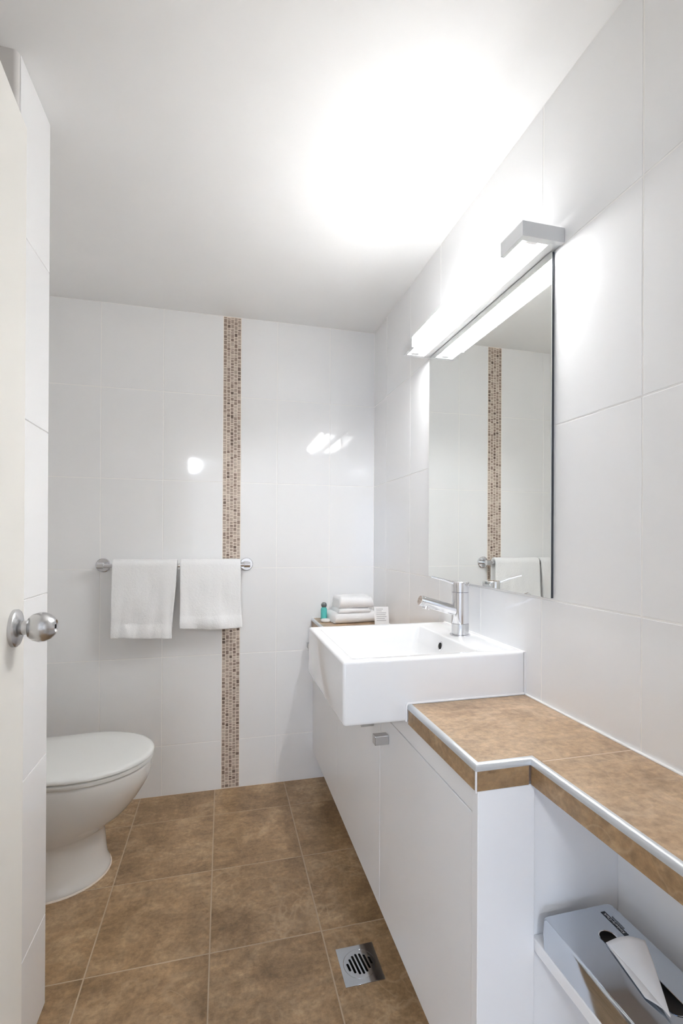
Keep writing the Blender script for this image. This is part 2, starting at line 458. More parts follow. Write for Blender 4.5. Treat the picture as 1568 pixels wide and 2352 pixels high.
for x in (WX0 + 0.025, (WX0 + WX1) / 2, WX1 - 0.025): box(bm, x - 0.025, x + 0.025, HY0 - 0.07, HY0 - 0.03, WZ0, WZ1)
for z in (WZ0 + 0.025, WZ1 - 0.025): box(bm, WX0, WX1, HY0 - 0.069, HY0 - 0.031, z - 0.025, z + 0.025)
struct('window_1', bm, 'paint')
cl = thing('ceiling_light', 'round glowing ceiling lamp outside the doorway, seen as a bright spot in the back tiles', 'light', (-0.467, -2.22, 2.30))
part('lamp_base', lathe(bmesh.new(), (-0.467, -2.22, H), (0, 0, -1), [(0, 0.13), (0.02, 0.13), (0.025, 0.12)]), 'steel', cl, 40)
part('lamp_glass', lathe(bmesh.new(), (-0.467, -2.22, H), (0, 0, -1), [(0.026, 0.12), (0.06, 0.145), (0.11, 0.14), (0.15, 0.11), (0.172, 0.06), (0.18, 0.0)], 32), 'hall_glow', cl, 60)

# ------------------------------------------------------------------ door with knob
dd = Vector((-0.0705, 1.0, 0)).normalized()           # along the door, from hinge to latch edge
E0 = Vector((-0.3655, 1.022, 0)); Wd = 0.76
nrm = Vector((dd.y, -dd.x, 0))                         # room side normal (+x)
DM = basis(tuple(dd), (0, 0, 1), tuple(nrm), tuple(E0 - dd * Wd))
bm = bx(0, Wd, 0.008, 2.088, -0.036, 0, bev=0.0015, seg=1); bmesh.ops.transform(bm, matrix=DM, verts=bm.verts)
door = struct('door_1', bm, 'cream', label='cream painted door standing open at the left edge')
kp = DM @ Vector((Wd - 0.058, 1.146, 0))
knob = part('door_knob', lathe(bmesh.new(), kp + nrm * 0.013, nrm, [(0, 0.0125), (0.011, 0.0125), (0.0115, 0.0185), (0.018, 0.0238), (0.028, 0.0268), (0.037, 0.0260), (0.046, 0.0218), (0.052, 0.0160), (0.0545, 0.0122), (0.0525, 0.0112), (0.0525, 0.0)], 40), 'steel', door, 35, 'brushed steel ball knob')
part('rose', lathe(bmesh.new(), kp, nrm, [(0, 0.0335), (0.006, 0.0335), (0.0085, 0.031), (0.0135, 0.017), (0.014, 0.012)], 40), 'steel', knob, 35)
part('keyhole', lathe(bmesh.new(), kp + nrm * 0.0658, nrm, [(0, 0.004), (0.0012, 0.004)], 16), 'black', knob)  # black disc: the dark of the keyhole is painted

# ------------------------------------------------------------------ toilet
TY = 2.065
toilet = thing('toilet', 'white ceramic toilet with closed lid, partly behind the partition', 'toilet', (-0.62, TY, 0))
def egg(xf, b, z, a, xb, nb=0.92, nf=22):
    xc = xf - a; pts = []
    for k in range(nf + 1):
        t = -math.pi / 2 + math.pi * k / nf
        pts.append((xc + a * math.cos(t), TY + b * math.sin(t), z))
    for k in range(1, 5): pts.append((xc + (xb - xc) * k / 4, TY + b * (1 + (nb - 1) * k / 4), z))
    for k in range(4, 0, -1): pts.append((xc + (xb - xc) * k / 4, TY - b * (1 + (nb - 1) * k / 4), z))
    return pts
def curve_loops(rows, sub=5):
    out = []
    n = len(rows)
    for i in range(n - 1):
        p0, p1, p2, p3 = rows[max(i - 1, 0)], rows[i], rows[i + 1], rows[min(i + 2, n - 1)]
        for s in range(sub):
            t = s / sub
            out.append(tuple(0.5 * ((2 * b) + (-a + c) * t + (2 * a - 5 * b + 4 * c - d) * t * t + (-a + 3 * b - 3 * c + d) * t ** 3) for a, b, c, d in zip(p0, p1, p2, p3)))
    out.append(rows[-1]); return out
XBK = -0.80
prof = [(-0.432, 0.166, 0.0, 0.20), (-0.430, 0.167, 0.010, 0.20), (-0.441, 0.158, 0.045, 0.195), (-0.447, 0.152, 0.10, 0.19), (-0.449, 0.152, 0.165, 0.19), (-0.420, 0.166, 0.196, 0.21),
        (-0.362, 0.186, 0.238, 0.235), (-0.310, 0.204, 0.305, 0.255), (-0.281, 0.213, 0.36, 0.262), (-0.276, 0.2155, 0.405, 0.263), (-0.280, 0.212, 0.417, 0.262)]
bm = bmesh.new()
loft(bm, [egg(xf, b, z, a, XBK) for xf, b, z, a in curve_loops(prof)])
part('bowl', bm, 'toilet', toilet, 50)
bm = bmesh.new(); loft(bm, [egg(-0.274, 0.217, 0.4195, 0.263, -0.76), egg(-0.270, 0.2195, 0.423, 0.264, -0.76), egg(-0.270, 0.2195, 0.434, 0.264, -0.76), egg(-0.275, 0.215, 0.4375, 0.263, -0.76)])
part('seat', bm, 'plastic', toilet, 40)
bm = bmesh.new()
loft(bm, [egg(-0.272, 0.217, 0.4395, 0.263, -0.76), egg(-0.267, 0.221, 0.442, 0.264, -0.76), egg(-0.267, 0.221, 0.449, 0.264, -0.76), egg(-0.272, 0.217, 0.4545, 0.263, -0.76),
          egg(-0.285, 0.206, 0.4575, 0.255, -0.755), egg(-0.36, 0.15, 0.4600, 0.20, -0.72), egg(-0.44, 0.07, 0.4607, 0.12, -0.66)])
part('lid', bm, 'plastic', toilet, 60)
bm = bmesh.new(); box(bm, -0.985, -0.795, TY - 0.20, TY + 0.20, 0.36, 0.80, bev=0.02, seg=3)
part('cistern', bm, 'toilet', toilet, 40)
bm = bmesh.new(); box(bm, -0.99, -0.785, TY - 0.208, TY + 0.208, 0.801, 0.83, bev=0.01, seg=2)
part('cistern_lid', bm, 'toilet', toilet, 40)
bm = bmesh.new(); loft(bm, [egg(-0.425, 0.172, 0.0, 0.20, XBK), egg(-0.428, 0.169, 0.004, 0.20, XBK)])
part('sealant_bead', bm, 'mos_grout', toilet)

# ------------------------------------------------------------------ floor drain
dr = thing('floor_drain', 'square stainless floor drain with round slotted grate', 'drain', (DRX, DRY, 0))
sq = [(DRX - 0.0605, DRY - 0.066), (DRX + 0.0605, DRY - 0.066), (DRX + 0.0605, DRY + 0.066), (DRX - 0.0605, DRY + 0.066)]
part('plate', plate([sq, circ(DRX, DRY, 0.0505)], 0.0022, basis((1, 0, 0), (0, 1, 0), (0, 0, 1), (0, 0, 0.0002))), 'polished', dr)
def slot(cx, half, w, n=6):
    pts = []
    for s in (1, -1):
        for k in range(n + 1):
            a = math.radians(0 + 180 * k / n)
            pts.append((cx + s * w * math.cos(a), s * (half - w) + s * w * math.sin(a)))
    return pts
ang = math.radians(8)
slots = [slot(-0.036 + 0.012 * k, hf, 0.0036) for k, hf in enumerate([0.014, 0.026, 0.034, 0.037, 0.034, 0.026, 0.014])]
slots = [[(DRX + x * math.cos(ang) - y * math.sin(ang), DRY + x * math.sin(ang) + y * math.cos(ang)) for x, y in s] for s in slots]
part('grate', plate([circ(DRX, DRY, 0.0496, 48)] + slots, 0.0022, basis((1, 0, 0), (0, 1, 0), (0, 0, 1), (0, 0, 0.0003))), 'polished', dr)
bm = bmesh.new(); lathe(bm, (DRX, DRY, -0.055), (0, 0, 1), [(0, 0.044), (0.052, 0.046)], 32, False); bm.faces.new([v for v in bm.verts if v.co.z < -0.05])
part('sump', bm, 'black', dr, 40)

# ------------------------------------------------------------------ vanity cabinet
ZT = 0.875
CX, CY0, CZ0, CZ1 = 0.482, 0.823, 0.156, 0.823
van = thing('vanity_cabinet', 'long white laminate vanity cabinet under the basin and counter', 'cabinet', (0.65, 1.69, 0))
bm = bmesh.new(); box(bm, CX + 0.050, XR - 0.001, CY0 + 0.024, YB - 0.001, CZ0, CZ1 - 0.001)
part('carcass', bm, 'laminate', van)
part('plinth', bx(0.62, XR - 0.002, CY0 + 0.06, YB - 0.002, 0.0, CZ0 - 0.0005), 'laminate', van)
part('end_panel', bx(CX - 0.002, 0.606, CY0, CY0 + 0.0225, CZ0, CZ1 - 0.0005, bev=0.0012, seg=1), 'laminate', van)
part('top_rail', bx(CX, CX + 0.018, CY0 + 0.0245, YB - 0.002, 0.7712, CZ1 - 0.0005, bev=0.0008, seg=1), 'laminate', van)
doors_y = [(0.8475, 1.4118), (1.4142, 1.9798), (1.9822, YB - 0.003)]
knobs_y = [1.342, 1.484, 2.492]
for (y0, y1), ky in zip(doors_y, knobs_y):
    dn = part('cabinet_door', bx(CX, CX + 0.018, y0, y1, CZ0, 0.7680, bev=0.0008, seg=1), 'laminate', van)
    kz = 0.742 if ky > 2 else 0.7135
    bm = bmesh.new(); box(bm, CX - 0.044, CX - 0.001, ky - 0.0135, ky + 0.0135, kz - 0.0135, kz + 0.0135, bev=0.002, seg=2)
    part('handle', bm, 'steel', dn, None, 'square metal knob')

# open shelf under the low counter
shf = thing('open_shelf', 'white open shelf under the low counter holding the tissue dispenser', 'shelf', (0.717, 0.52, 0))
part('side_panel', bx(0.6065, XR - 0.001, CY0 + 0.012, CY0 + 0.0225, 0.0, CZ1 - 0.0005), 'laminate', shf)
part('shelf_board', bx(0.608, XR - 0.001, 0.20, CY0 + 0.0115, 0.487, 0.512, bev=0.002, seg=2), 'laminate', shf)
part('side_panel', bx(0.608, XR - 0.001, 0.182, 0.199, 0.0, CZ1 - 0.0005), 'laminate', shf)
part('back_panel', bx(XR - 0.009, XR - 0.001, 0.2, CY0 + 0.0115, 0.5125, CZ1 - 0.0005), 'laminate', shf)
part('base_board', bx(0.608, XR - 0.001, 0.20, CY0 + 0.0115, 0.02, 0.045), 'laminate', shf)

# ------------------------------------------------------------------ countertop
ct = thing('tiled_countertop', 'brown stone-tiled countertop with pale metal edge trim and a stepped front', 'countertop', (0.65, 0.9, CZ1))
part('substrate', bx(0.61, XR - 0.001, 0.182, 1.160, CZ1, ZT - 0.0004), 'joint', ct)
part('substrate', bx(0.49, 0.6095, CY0 + 0.012, 1.160, CZ1, ZT - 0.0004), 'joint', ct)
lg = thing('tiled_ledge', 'brown stone-tiled ledge between the basin and the back wall', 'countertop', (0.65, 2.1, CZ1))
part('substrate', bx(0.49, XR - 0.001, 1.673, YB - 0.001, CZ1, ZT - 0.0004), 'joint', lg)
def ctile(p, x0, x1, y0, y1):
    w = WL[p]
    tile(p, ROT_FLOOR, ((x0 + x1) / 2 - w.x, (y0 + y1) / 2 - w.y, ZT - w.z), x1 - x0, y1 - y0, 'counter_tile', gap=0.0040, ch=0.0003)
JY = 0.806
part('tile', plate([[(0.4795, 0.8315), (0.604, 0.8315), (0.604, JY + 0.002), (XR - 0.003, JY + 0.002), (XR - 0.003, 1.162), (0.4795, 1.162)]], 0.006,
                   basis((1, 0, 0), (0, 1, 0), (0, 0, 1), (0, 0, ZT - 0.006))), 'counter_tile', ct)
ctile(ct, 0.604, XR - 0.002, 0.430, JY); ctile(ct, 0.604, XR - 0.002, 0.182, 0.430)
ctile(lg, 0.478, XR - 0.002, 1.672, 2.05); ctile(lg, 0.478, XR - 0.002, 2.05, YB - 0.001)
# front strips of tile under the trim
def strip(p, rot, c, w):
    c = (c[0] - WL[p].x, c[1] - WL[p].y, c[2] - WL[p].z)
    tile(p, rot, c, w, 0.040, 'floor_tile', t=0.008, gap=0.001, ch=0.0006, name='edge_tile')
strip(ct, ROT_RIGHT, (0.4735, (CY0 + 1.165) / 2, 0.8435), 1.165 - CY0 - 0.006)
strip(ct, ROT_BACK, ((0.474 + 0.594) / 2, CY0 - 0.003, 0.8435), 0.594 - 0.474 - 0.006)
strip(ct, ROT_RIGHT, (0.5945, (0.182 + CY0) / 2, 0.8435), CY0 - 0.182 - 0.006)
strip(lg, ROT_RIGHT, (0.4735, (1.672 + YB) / 2, 0.8435), YB - 1.672 - 0.002)
# metal edge trim (quarter-round profile swept along the counter edge)
def trim_sweep(path, zt=ZT + 0.0008, r=0.0115):
    """path: list of (x,y); the outside of the counter lies on the left of the direction of travel"""
    bm = bmesh.new(); loops = []
    prof_ = [(0.0115, 0.0), (0.0075, -0.0002), (0.0042, -0.0016), (0.0018, -0.0042), (0.0006, -0.0080), (0.0002, -0.0130), (0.006, -0.0130), (0.0115, -0.006)]
    n = len(path)
    for i, p in enumerate(path):
        p = Vector((*p, 0)); a = (p - Vector((*path[i - 1], 0))).normalized() if i else None
        b = (Vector((*path[i + 1], 0)) - p).normalized() if i < n - 1 else None
        da = a or b; db = b or a
        na = Vector((da.y, -da.x, 0)); nb = Vector((db.y, -db.x, 0))     # inward
        m = (na + nb); m = m / (1 + na.dot(nb))
        loops.append([p + m * u + Vector((0, 0, zt + v)) for u, v in prof_])
    loft(bm, loops)
    return bm
part('edge_trim', trim_sweep([(0.5935, 0.182), (0.5935, CY0 - 0.004), (0.4725, CY0 - 0.004), (0.4725, 1.164)]), 'trim', ct, 40, 'pale metal edge trim')
part('edge_trim', trim_sweep([(0.4725, 1.672), (0.4725, YB - 0.001)]), 'trim', lg, 40)
part('corner_trim', bx(0.4722, 0.4752, CY0 - 0.0048, CY0 - 0.0018, 0.8225, 0.8635), 'silicone', ct)
def bead(p, pts, r=0.0035):
    part('sealant_bead', tube(bmesh.new(), pts, r, 8), 'silicone', p, 60)
bead(ct, [(XR - 0.0025, 0.182, ZT + 0.001), (XR - 0.0025, 1.162, ZT + 0.001)])
bead(lg, [(XR - 0.0025, 1.675, ZT + 0.001), (XR - 0.0025, YB - 0.002, ZT + 0.001)])
bead(lg, [(0.478, YB - 0.0025, ZT + 0.001), (XR - 0.006, YB - 0.0025, ZT + 0.001)])

# ------------------------------------------------------------------ basin
BX0, BX1, BY0, BY1, BZ0, BZ1 = 0.299, XR - 0.001, 1.1675, 1.668, 0.8285, 0.994
basin = thing('wash_basin', 'square white ceramic wash basin projecting from the counter', 'basin', ((BX0 + BX1) / 2, (BY0 + BY1) / 2, BZ0))
def bl(ins, z, r): return [(x, y, z) for x, y in rrect(BX0 + ins, BX1 - ins * 0.3, BY0 + ins, BY1 - ins, r)]
bm = bmesh.new()
loops = [bl(0.010, BZ0, 0.004), bl(0.004, BZ0 + 0.0015, 0.006), bl(0.001, BZ0 + 0.005, 0.008), bl(0.0, BZ0 + 0.010, 0.008), bl(0.0, BZ1 - 0.007, 0.008), bl(0.0012, BZ1 - 0.003, 0.0075), bl(0.004, BZ1 - 0.0006, 0.006), bl(0.008, BZ1, 0.005)]
RX0, RX1, RY0, RY1 = 0.333, 0.702, 1.205, 1.628
def inner(i, z, r, sx=0.0): return [(x, y, z) for x, y in rrect(RX0 + i + sx, RX1 - i, RY0 + i, RY1 - i, r)]
loops += [inner(-0.003, BZ1, 0.014), inner(0.0, BZ1 - 0.0012, 0.014), inner(0.002, BZ1 - 0.005, 0.016), inner(0.010, BZ1 - 0.055, 0.022, 0.012), inner(0.018, BZ1 - 0.092, 0.03, 0.03), inner(0.032, BZ1 - 0.108, 0.03, 0.04), inner(0.07, BZ1 - 0.114, 0.03, 0.05), inner(0.15, BZ1 - 0.118, 0.02, 0.02)]
loft(bm, loops)
part('bowl', bm, 'ceramic', basin, 40)
ov = part('overflow_ring', lathe(bmesh.new(), (0.6965, 1.430, 0.959), (-1, 0, 0.16), [(0, 0.0160), (0.0035, 0.0160), (0.0045, 0.0135), (0.0035, 0.0112), (0.0015, 0.0108)], 32, False), 'chrome', basin, 40)
part('overflow_hole', lathe(bmesh.new(), (0.6965, 1.430, 0.959), (-1, 0, 0.16), [(0, 0.0112), (0.0028, 0.0112)], 24), 'black', ov)  # solid disc; the dark inside the overflow is put in by colour
part('waste', lathe(bmesh.new(), (0.53, 1.42, BZ1 - 0.1178), (0, 0, 1), [(0, 0.03), (0.003, 0.03), (0.0045, 0.026), (0.004, 0.018)], 32), 'chrome', basin, 40)
bead(basin, [(0.4705, 1.1665, BZ0 + 0.002), (0.4705, 1.1665, ZT - 0.004), (0.4745, 1.1665, ZT + 0.002), (XR - 0.006, 1.1665, ZT + 0.002)])
bead(basin, [(XR - 0.002, 1.1665, ZT + 0.002), (XR - 0.002, 1.1665, BZ1 - 0.002), (XR - 0.002, 1.667, BZ1 - 0.001)], 0.0032)

# ------------------------------------------------------------------ mixer tap
TX, TYc = 0.761, 1.422
tap = thing('mixer_tap', 'chrome single-lever mixer tap standing on the basin', 'tap', (TX, TYc, BZ1))
part('base_flange', lathe(bmesh.new(), (TX, TYc, BZ1), (0, 0, 1), [(0, 0.0335), (0.003, 0.0335), (0.0045, 0.031), (0.0045, 0.0275)], 40), 'chrome', tap, 35)
part('base_collar', lathe(bmesh.new(), (TX, TYc, BZ1), (0, 0, 1), [(0.0046, 0.0283), (0.0385, 0.0283), (0.0390, 0.0278)], 40), 'steel', tap, 35)
body = part('body', lathe(bmesh.new(), (TX, TYc, BZ1), (0, 0, 1), [(0.0393, 0.0265), (0.0400, 0.0283), (0.1410, 0.0283), (0.1416, 0.0268)], 40), 'chrome', tap, 35)
head = part('head', lathe(bmesh.new(), (TX, TYc, BZ1), (0, 0, 1), [(0.1420, 0.0272), (0.1428, 0.0287), (0.1745, 0.0287), (0.1765, 0.0270), (0.177, 0.0)], 40), 'chrome', tap, 35)
sp0 = Vector((TX - 0.012, TYc, 1.073)); sp1 = Vector((0.616, TYc - 0.004, 1.113))
sd = (sp1 - sp0).normalized()
spout = part('spout', lathe(bmesh.new(), sp0, sd, [(0, 0.0175), ((sp1 - sp0).length - 0.012, 0.0172), ((sp1 - sp0).length - 0.0118, 0.0166), ((sp1 - sp0).length - 0.0110, 0.0172), ((sp1 - sp0).length - 0.002, 0.0170), ((sp1 - sp0).length, 0.0150)], 36), 'chrome', tap, 35)
ae = sp0 + sd * ((sp1 - sp0).length - 0.024)
part('aerator', lathe(bmesh.new(), ae + Vector((0, 0, -0.011)), (-0.25, 0, -1), [(0, 0.0125), (0.010, 0.0125), (0.0115, 0.011), (0.0105, 0.009)], 24), 'chrome', spout, 35)
lv = [(TX - 0.024, TYc - 0.002, 1.164), (0.70, TYc - 0.006, 1.1765), (0.653, TYc - 0.010, 1.188)]
part('lever', tube(bmesh.new(), lv, [0.0048, 0.0040, 0.0034], 12), 'chrome', head, 50)
part('grub_screw_cap', lathe(bmesh.new(), (TX + 0.019, TYc - 0.0205, 1.160), (0.68, -0.73, 0), [(0, 0.0050), (0.002, 0.0050), (0.0034, 0.003)], 16), 'chrome', head, 40)

# ------------------------------------------------------------------ mirror
mir = thing('wall_mirror', 'frameless rectangular mirror on the right wall', 'mirror', (XR, 1.425, 1.158))
part('backing', bx(0.8205, XR - 0.0002, 1.0535, 1.7965, 1.1585, 2.0515), 'mirror_edge', mir)
part('glass', bx(0.8180, 0.8203, 1.053, 1.797, 1.158, 2.052), 'mirror', mir)

# ------------------------------------------------------------------ light above the mirror
LX, LY0, LY1, LZ0, LZ1 = 0.707, 1.016, 1.809, 2.0535, 2.0905
lamp = thing('mirror_light', 'silver fluorescent light bar with bright tube above the mirror', 'light', (XR, 1.412, LZ0))
part('back_rail', bx(0.792, XR - 0.001, LY0 + 0.012, LY1 - 0.012, LZ0 + 0.0005, LZ1 - 0.002, bev=0.002, seg=1), 'alu', lamp)
def endcap(ye, s):
    out = [(XR - 0.001, ye), (LX, ye), (LX, ye + s * 0.096), (LX + 0.012, ye + s * 0.096), (LX + 0.012, ye + s * 0.018), (0.7915, ye + s * 0.018), (0.7915, ye + s * 0.0115), (XR - 0.001, ye + s * 0.0115)]
    bm = bmesh.new(); loft(bm, [[(x, y, LZ0) for x, y in out], [(x, y, LZ1) for x, y in out]])
    return bm
part('end_cap', endcap(LY0, 1), 'alu', lamp); part('end_cap', endcap(LY1, -1), 'alu', lamp)
for y0_, y1_ in ((LY0 + 0.0185, LY0 + 0.0960), (LY1 - 0.0960, LY1 - 0.0185)):
    part('cap_lid', bx(LX + 0.0125, 0.7915, y0_, y1_, LZ1 - 0.002, LZ1 - 0.0002), 'alu', lamp)
part('lamp_holder', bx(0.735, 0.768, LY0 + 0.0185, LY0 + 0.034, LZ0 + 0.004, LZ1 - 0.003, bev=0.002, seg=1), 'laminate', lamp)
part('lamp_holder', bx(0.735, 0.768, LY1 - 0.034, LY1 - 0.0185, LZ0 + 0.004, LZ1 - 0.003, bev=0.002, seg=1), 'laminate', lamp)
part('tube', tube(bmesh.new(), [(0.7515, LY0 + 0.0345, 2.0745), (0.7515, LY1 - 0.0345, 2.0745)], 0.0125, 20), 'tube', lamp, 50, 'glowing fluorescent tube')
part('added_top_cover', bx(LX + 0.005, 0.7915, LY0 + 0.0965, LY1 - 0.0965, LZ1 - 0.001, LZ1 + 0.002), 'added_top_cover', lamp, None, 'added glowing cover holding back upward light')  # added glowing panel: keeps the tube's upward light off the ceiling
part('diffuser', bx(LX + 0.001, LX + 0.0045, LY0 + 0.0965, LY1 - 0.0965, LZ0 + 0.003, LZ1 + 0.002, bev=0.001, seg=1), 'diffuser', lamp, None, 'bright opal front diffuser')

# ------------------------------------------------------------------ towel rail
RZ, RYr = 1.173, 2.490
rail = thing('towel_rail', 'chrome towel rail on the back wall carrying two towels', 'towel rail', (-0.223, YB, RZ))
for cx in (-0.569, 0.123):
    po = part('post', tube(bmesh.new(), [(cx, YB - 0.004, RZ), (cx, RYr - 0.003, RZ)], 0.0125, 24), 'chrome', rail, 40)
    part('flange', lathe(bmesh.new(), (cx, YB, RZ), (0, -1, 0), [(0, 0.034), (0.007, 0.034), (0.010, 0.031), (0.0105, 0.013)], 36), 'chrome', po, 35)
    part('end_knuckle', lathe(bmesh.new(), (cx - 0.016, RYr, RZ), (1, 0, 0), [(0, 0.012), (0.002, 0.0155), (0.030, 0.0155), (0.032, 0.012)], 24), 'chrome', po, 35)
part('bar', tube(bmesh.new(), [(-0.569, RYr, RZ), (0.123, RYr, RZ)], 0.0105, 20), 'chrome', rail, 40)

def hung_towel(name, label, tl, tr, bL, bR, zb, zback, seed, group, bulge):
    nu, nv = 44, 96
    top_r = 0.024
    Lf, Lb = RZ - zb, RZ - zback
    arc = math.pi * top_r; tot = Lf + arc + Lb
    outer = [[None] * (nu + 1) for _ in range(nv + 1)]
    for j in range(nv + 1):
        s = tot * j / nv
        if s < Lf: y, z, k = RYr - top_r, zb + s, 1 - s / Lf; side = -1
        elif s < Lf + arc:
            a = (s - Lf) / top_r; y, z, k = RYr - top_r * math.cos(a), RZ + top_r * math.sin(a), 0; side = 0
        else: y, z, k = RYr + top_r, RZ - (s - Lf - arc), (s - Lf - arc) / max(Lb, 1e-6); side = 1
        for i in range(nu + 1):
            u = i / nu
            x0 = tl + (bL - tl) * k; x1 = tr + (bR - tr) * k
            w1 = 0.006 * math.sin(5.0 * k + seed) * k
            x = x0 + (x1 - x0) * u + w1 * (u - 0.3)
            dy = dz = 0
            if side == -1:
                q = mnoise.noise(Vector((u * 2.6 + seed, k * 1.7, seed * 2.3)))
                q2 = mnoise.noise(Vector((u * 6 + seed * 3, k * 2.4 + u * 2, 4.1)))
                dy = -(0.022 * k * (0.5 + q) + 0.012 * k * q2) - bulge * math.sin(math.pi * min(1, max(0, (k - 0.80) / 0.2))) * (0.6 + 0.4 * q)
                dz = 0.006 * math.sin(u * 3.0 + seed) * k * k + 0.004 * q2 * k
                dy -= 0.012 * k * math.exp(-((u - 0.80 - 0.10 * k) / 0.07) ** 2) * (1 if seed < 2 else 0.2)
            elif side == 1:
                dy = 0.004 * k * math.sin(u * 5 + seed)
            outer[j][i] = Vector((x, y + dy, z + dz))
    bm = bmesh.new()
    vs = [[bm.verts.new(p) for p in row] for row in outer]
    for j in range(nv):
        for i in range(nu):
            bm.faces.new((vs[j][i], vs[j][i + 1], vs[j + 1][i + 1], vs[j + 1][i]))
    o = single(name, bm, 'terry', label, 'towel', 180, group)
    so = o.modifiers.new('thick', 'SOLIDIFY'); so.thickness = 0.016; so.offset = 0.0; so.use_rim = True
    su = o.modifiers.new('soft', 'SUBSURF'); su.levels = 1; su.render_levels = 1
    tx = bpy.data.textures.new('pile', 'CLOUDS'); tx.noise_scale = 0.006; tx.noise_depth = 2
    di = o.modifiers.new('pile', 'DISPLACE'); di.texture = tx; di.strength = 0.0022; di.mid_level = 0.5; di.texture_coords = 'LOCAL'
    return o
hung_towel('hanging_towel', 'white towel on the rail hanging longer, nearer the toilet', -0.512, -0.216, -0.517, -0.239, 0.820, 0.86, 1.3, 'white towels on the rail', 0.010)
hung_towel('hanging_towel', 'shorter white towel on the rail overlapping the mosaic strip', -0.204, 0.090, -0.201, 0.097, 0.860, 0.90, 2.7, 'white towels on the rail', 0.010)

# ------------------------------------------------------------------ folded towels, bottle, soap, card on the far ledge
def folded(name, label, x0, x1, y0, y1, z0, layers, t, rot, group):
    """flat folded cloth: layers joined by rounded folds at the front (low y) edge"""
    bm = bmesh.new(); nx = 26
    cxm, cym = (x0 + x1) / 2, (y0 + y1) / 2
    # cross-section in (y,z): rounded slab with shallow grooves between the layers
    hgt = layers * t
    sec = []
    def arc(cy_, cz_, r, a0, a1, n=7): return [(cy_ + r * math.cos(math.radians(a0 + (a1 - a0) * k / n)), cz_ + r * math.sin(math.radians(a0 + (a1 - a0) * k / n))) for k in range(n + 1)]
    rf = hgt * 0.5
    sec += arc(y0 + rf, z0 + rf, rf, 270, 90, 12)
    nb_ = 8
    sec += [(y0 + rf + (y1 - y0 - rf) * k / nb_, z0 + hgt) for k in range(1, nb_)]
    for L in range(layers - 1, -1, -1):
        sec += arc(y1 - t / 2, z0 + L * t + t / 2, t * 0.52, 80, -80, 5)
    sec += [(y1 - t / 2 - (y1 - y0 - rf - t / 2) * k / nb_, z0) for k in range(1, nb_)]
    loops = []
    for i in range(nx + 1):
        u = i / nx; x = x0 + (x1 - x0) * u
        e = min(u, 1 - u) * 2; sh = 1 - 0.55 * max(0, 1 - e / 0.10) ** 2
        lp = []
        for y, z in sec:
            zz_ = z0 + (z - z0) * (0.45 + 0.55 * sh) if z > z0 else z
            nn = mnoise.noise(Vector((x * 18, y * 18, z * 25)))
            lift = 0.004 * nn * (1 if z > z0 + 0.002 else 0)
            yy = cym + (y - cym) * (0.97 + 0.03 * sh)
            px, py = x - cxm + 0.003 * nn, yy - cym
            lp.append((cxm + px * math.cos(rot) - py * math.sin(rot), cym + px * math.sin(rot) + py * math.cos(rot), max(zz_ + lift, z0)))
        loops.append(lp)
    loft(bm, loops)
    return single(name, bm, 'terry', label, 'towel', 70, group)
Z1 = ZT + 0.001
folded('folded_towel', 'large folded white towel at the bottom of the stack on the ledge', 0.548, 0.795, 2.345, 2.515, Z1, 2, 0.0255, 0.10, 'folded towels on the ledge')
folded('folded_towel', 'thin folded white towel in the middle of the stack on the ledge', 0.572, 0.745, 2.352, 2.498, Z1 + 0.0515, 1, 0.023, 0.05, 'folded towels on the ledge')
folded('folded_towel', 'small folded white towel on top of the stack on the ledge', 0.577, 0.762, 2.345, 2.490, Z1 + 0.075, 2, 0.0295, 0.03, 'folded towels on the ledge')

bot = thing('shampoo_bottle', 'small teal bottle with dark grey cap on the ledge', 'bottle', (0.524, 2.468, ZT + 0.001))
part('bottle_body', lathe(bmesh.new(), (0.524, 2.468, ZT + 0.001), (0, 0, 1), [(0, 0.0145), (0.002, 0.0165), (0.058, 0.0165), (0.064, 0.0150), (0.068, 0.011), (0.070, 0.009)], 28), 'teal', bot, 40)
part('bottle_cap', lathe(bmesh.new(), (0.524, 2.468, ZT + 0.0715), (0, 0, 1), [(0, 0.0120), (0.006, 0.0145), (0.013, 0.0150), (0.020, 0.0125), (0.024, 0.007), (0.0255, 0.0)], 28), 'cap', bot, 50)
lp = lambda r, z: [(0.523 + r * math.cos(2 * math.pi * k / 28), 2.422 + r * math.sin(2 * math.pi * k / 28), ZT + z) for k in range(28)]
bm = bmesh.new(); loft(bm, [lp(0.021, 0.001), lp(0.0245, 0.004), lp(0.0245, 0.012), lp(0.021, 0.0155), lp(0.010, 0.0165)])
single('wrapped_soap', bm, 'soap', 'round white wrapped soap in front of the teal bottle', 'soap', 50)

cb = Vector((0.770, 2.235, ZT + 0.0012)); cxv = Vector((0.985, -0.17, 0.0)).normalized(); cup = Vector((0.16, 0.30, 0.94)).normalized(); cup = (cup - cxv * cup.dot(cxv)).normalized(); cn = cxv.cross(cup)
CM = basis(cxv, cup, cn, cb)
card = thing('message_card', 'small white printed card leaning beside the folded towels', 'card', tuple(cb))
bm = bx(-0.036, 0.036, 0, 0.098, -0.0008, 0); bmesh.ops.transform(bm, matrix=CM, verts=bm.verts)
cs_ = part('card_sheet', bm, 'card', card)
bm = bmesh.new()
for k, (w0, w1) in enumerate([(-0.026, 0.008), (-0.026, 0.002), (-0.026, 0.024), (-0.026, 0.020), (-0.026, 0.025), (-0.026, 0.016), (-0.026, 0.022)]):
    box(bm, w0, w1, 0.084 - 0.0095 * k, 0.0868 - 0.0095 * k, 0.0, 0.0002)
bmesh.ops.transform(bm, matrix=CM, verts=bm.verts)
part('print_lines', bm, 'grey_print', cs_, None, 'illegible grey lines of print')

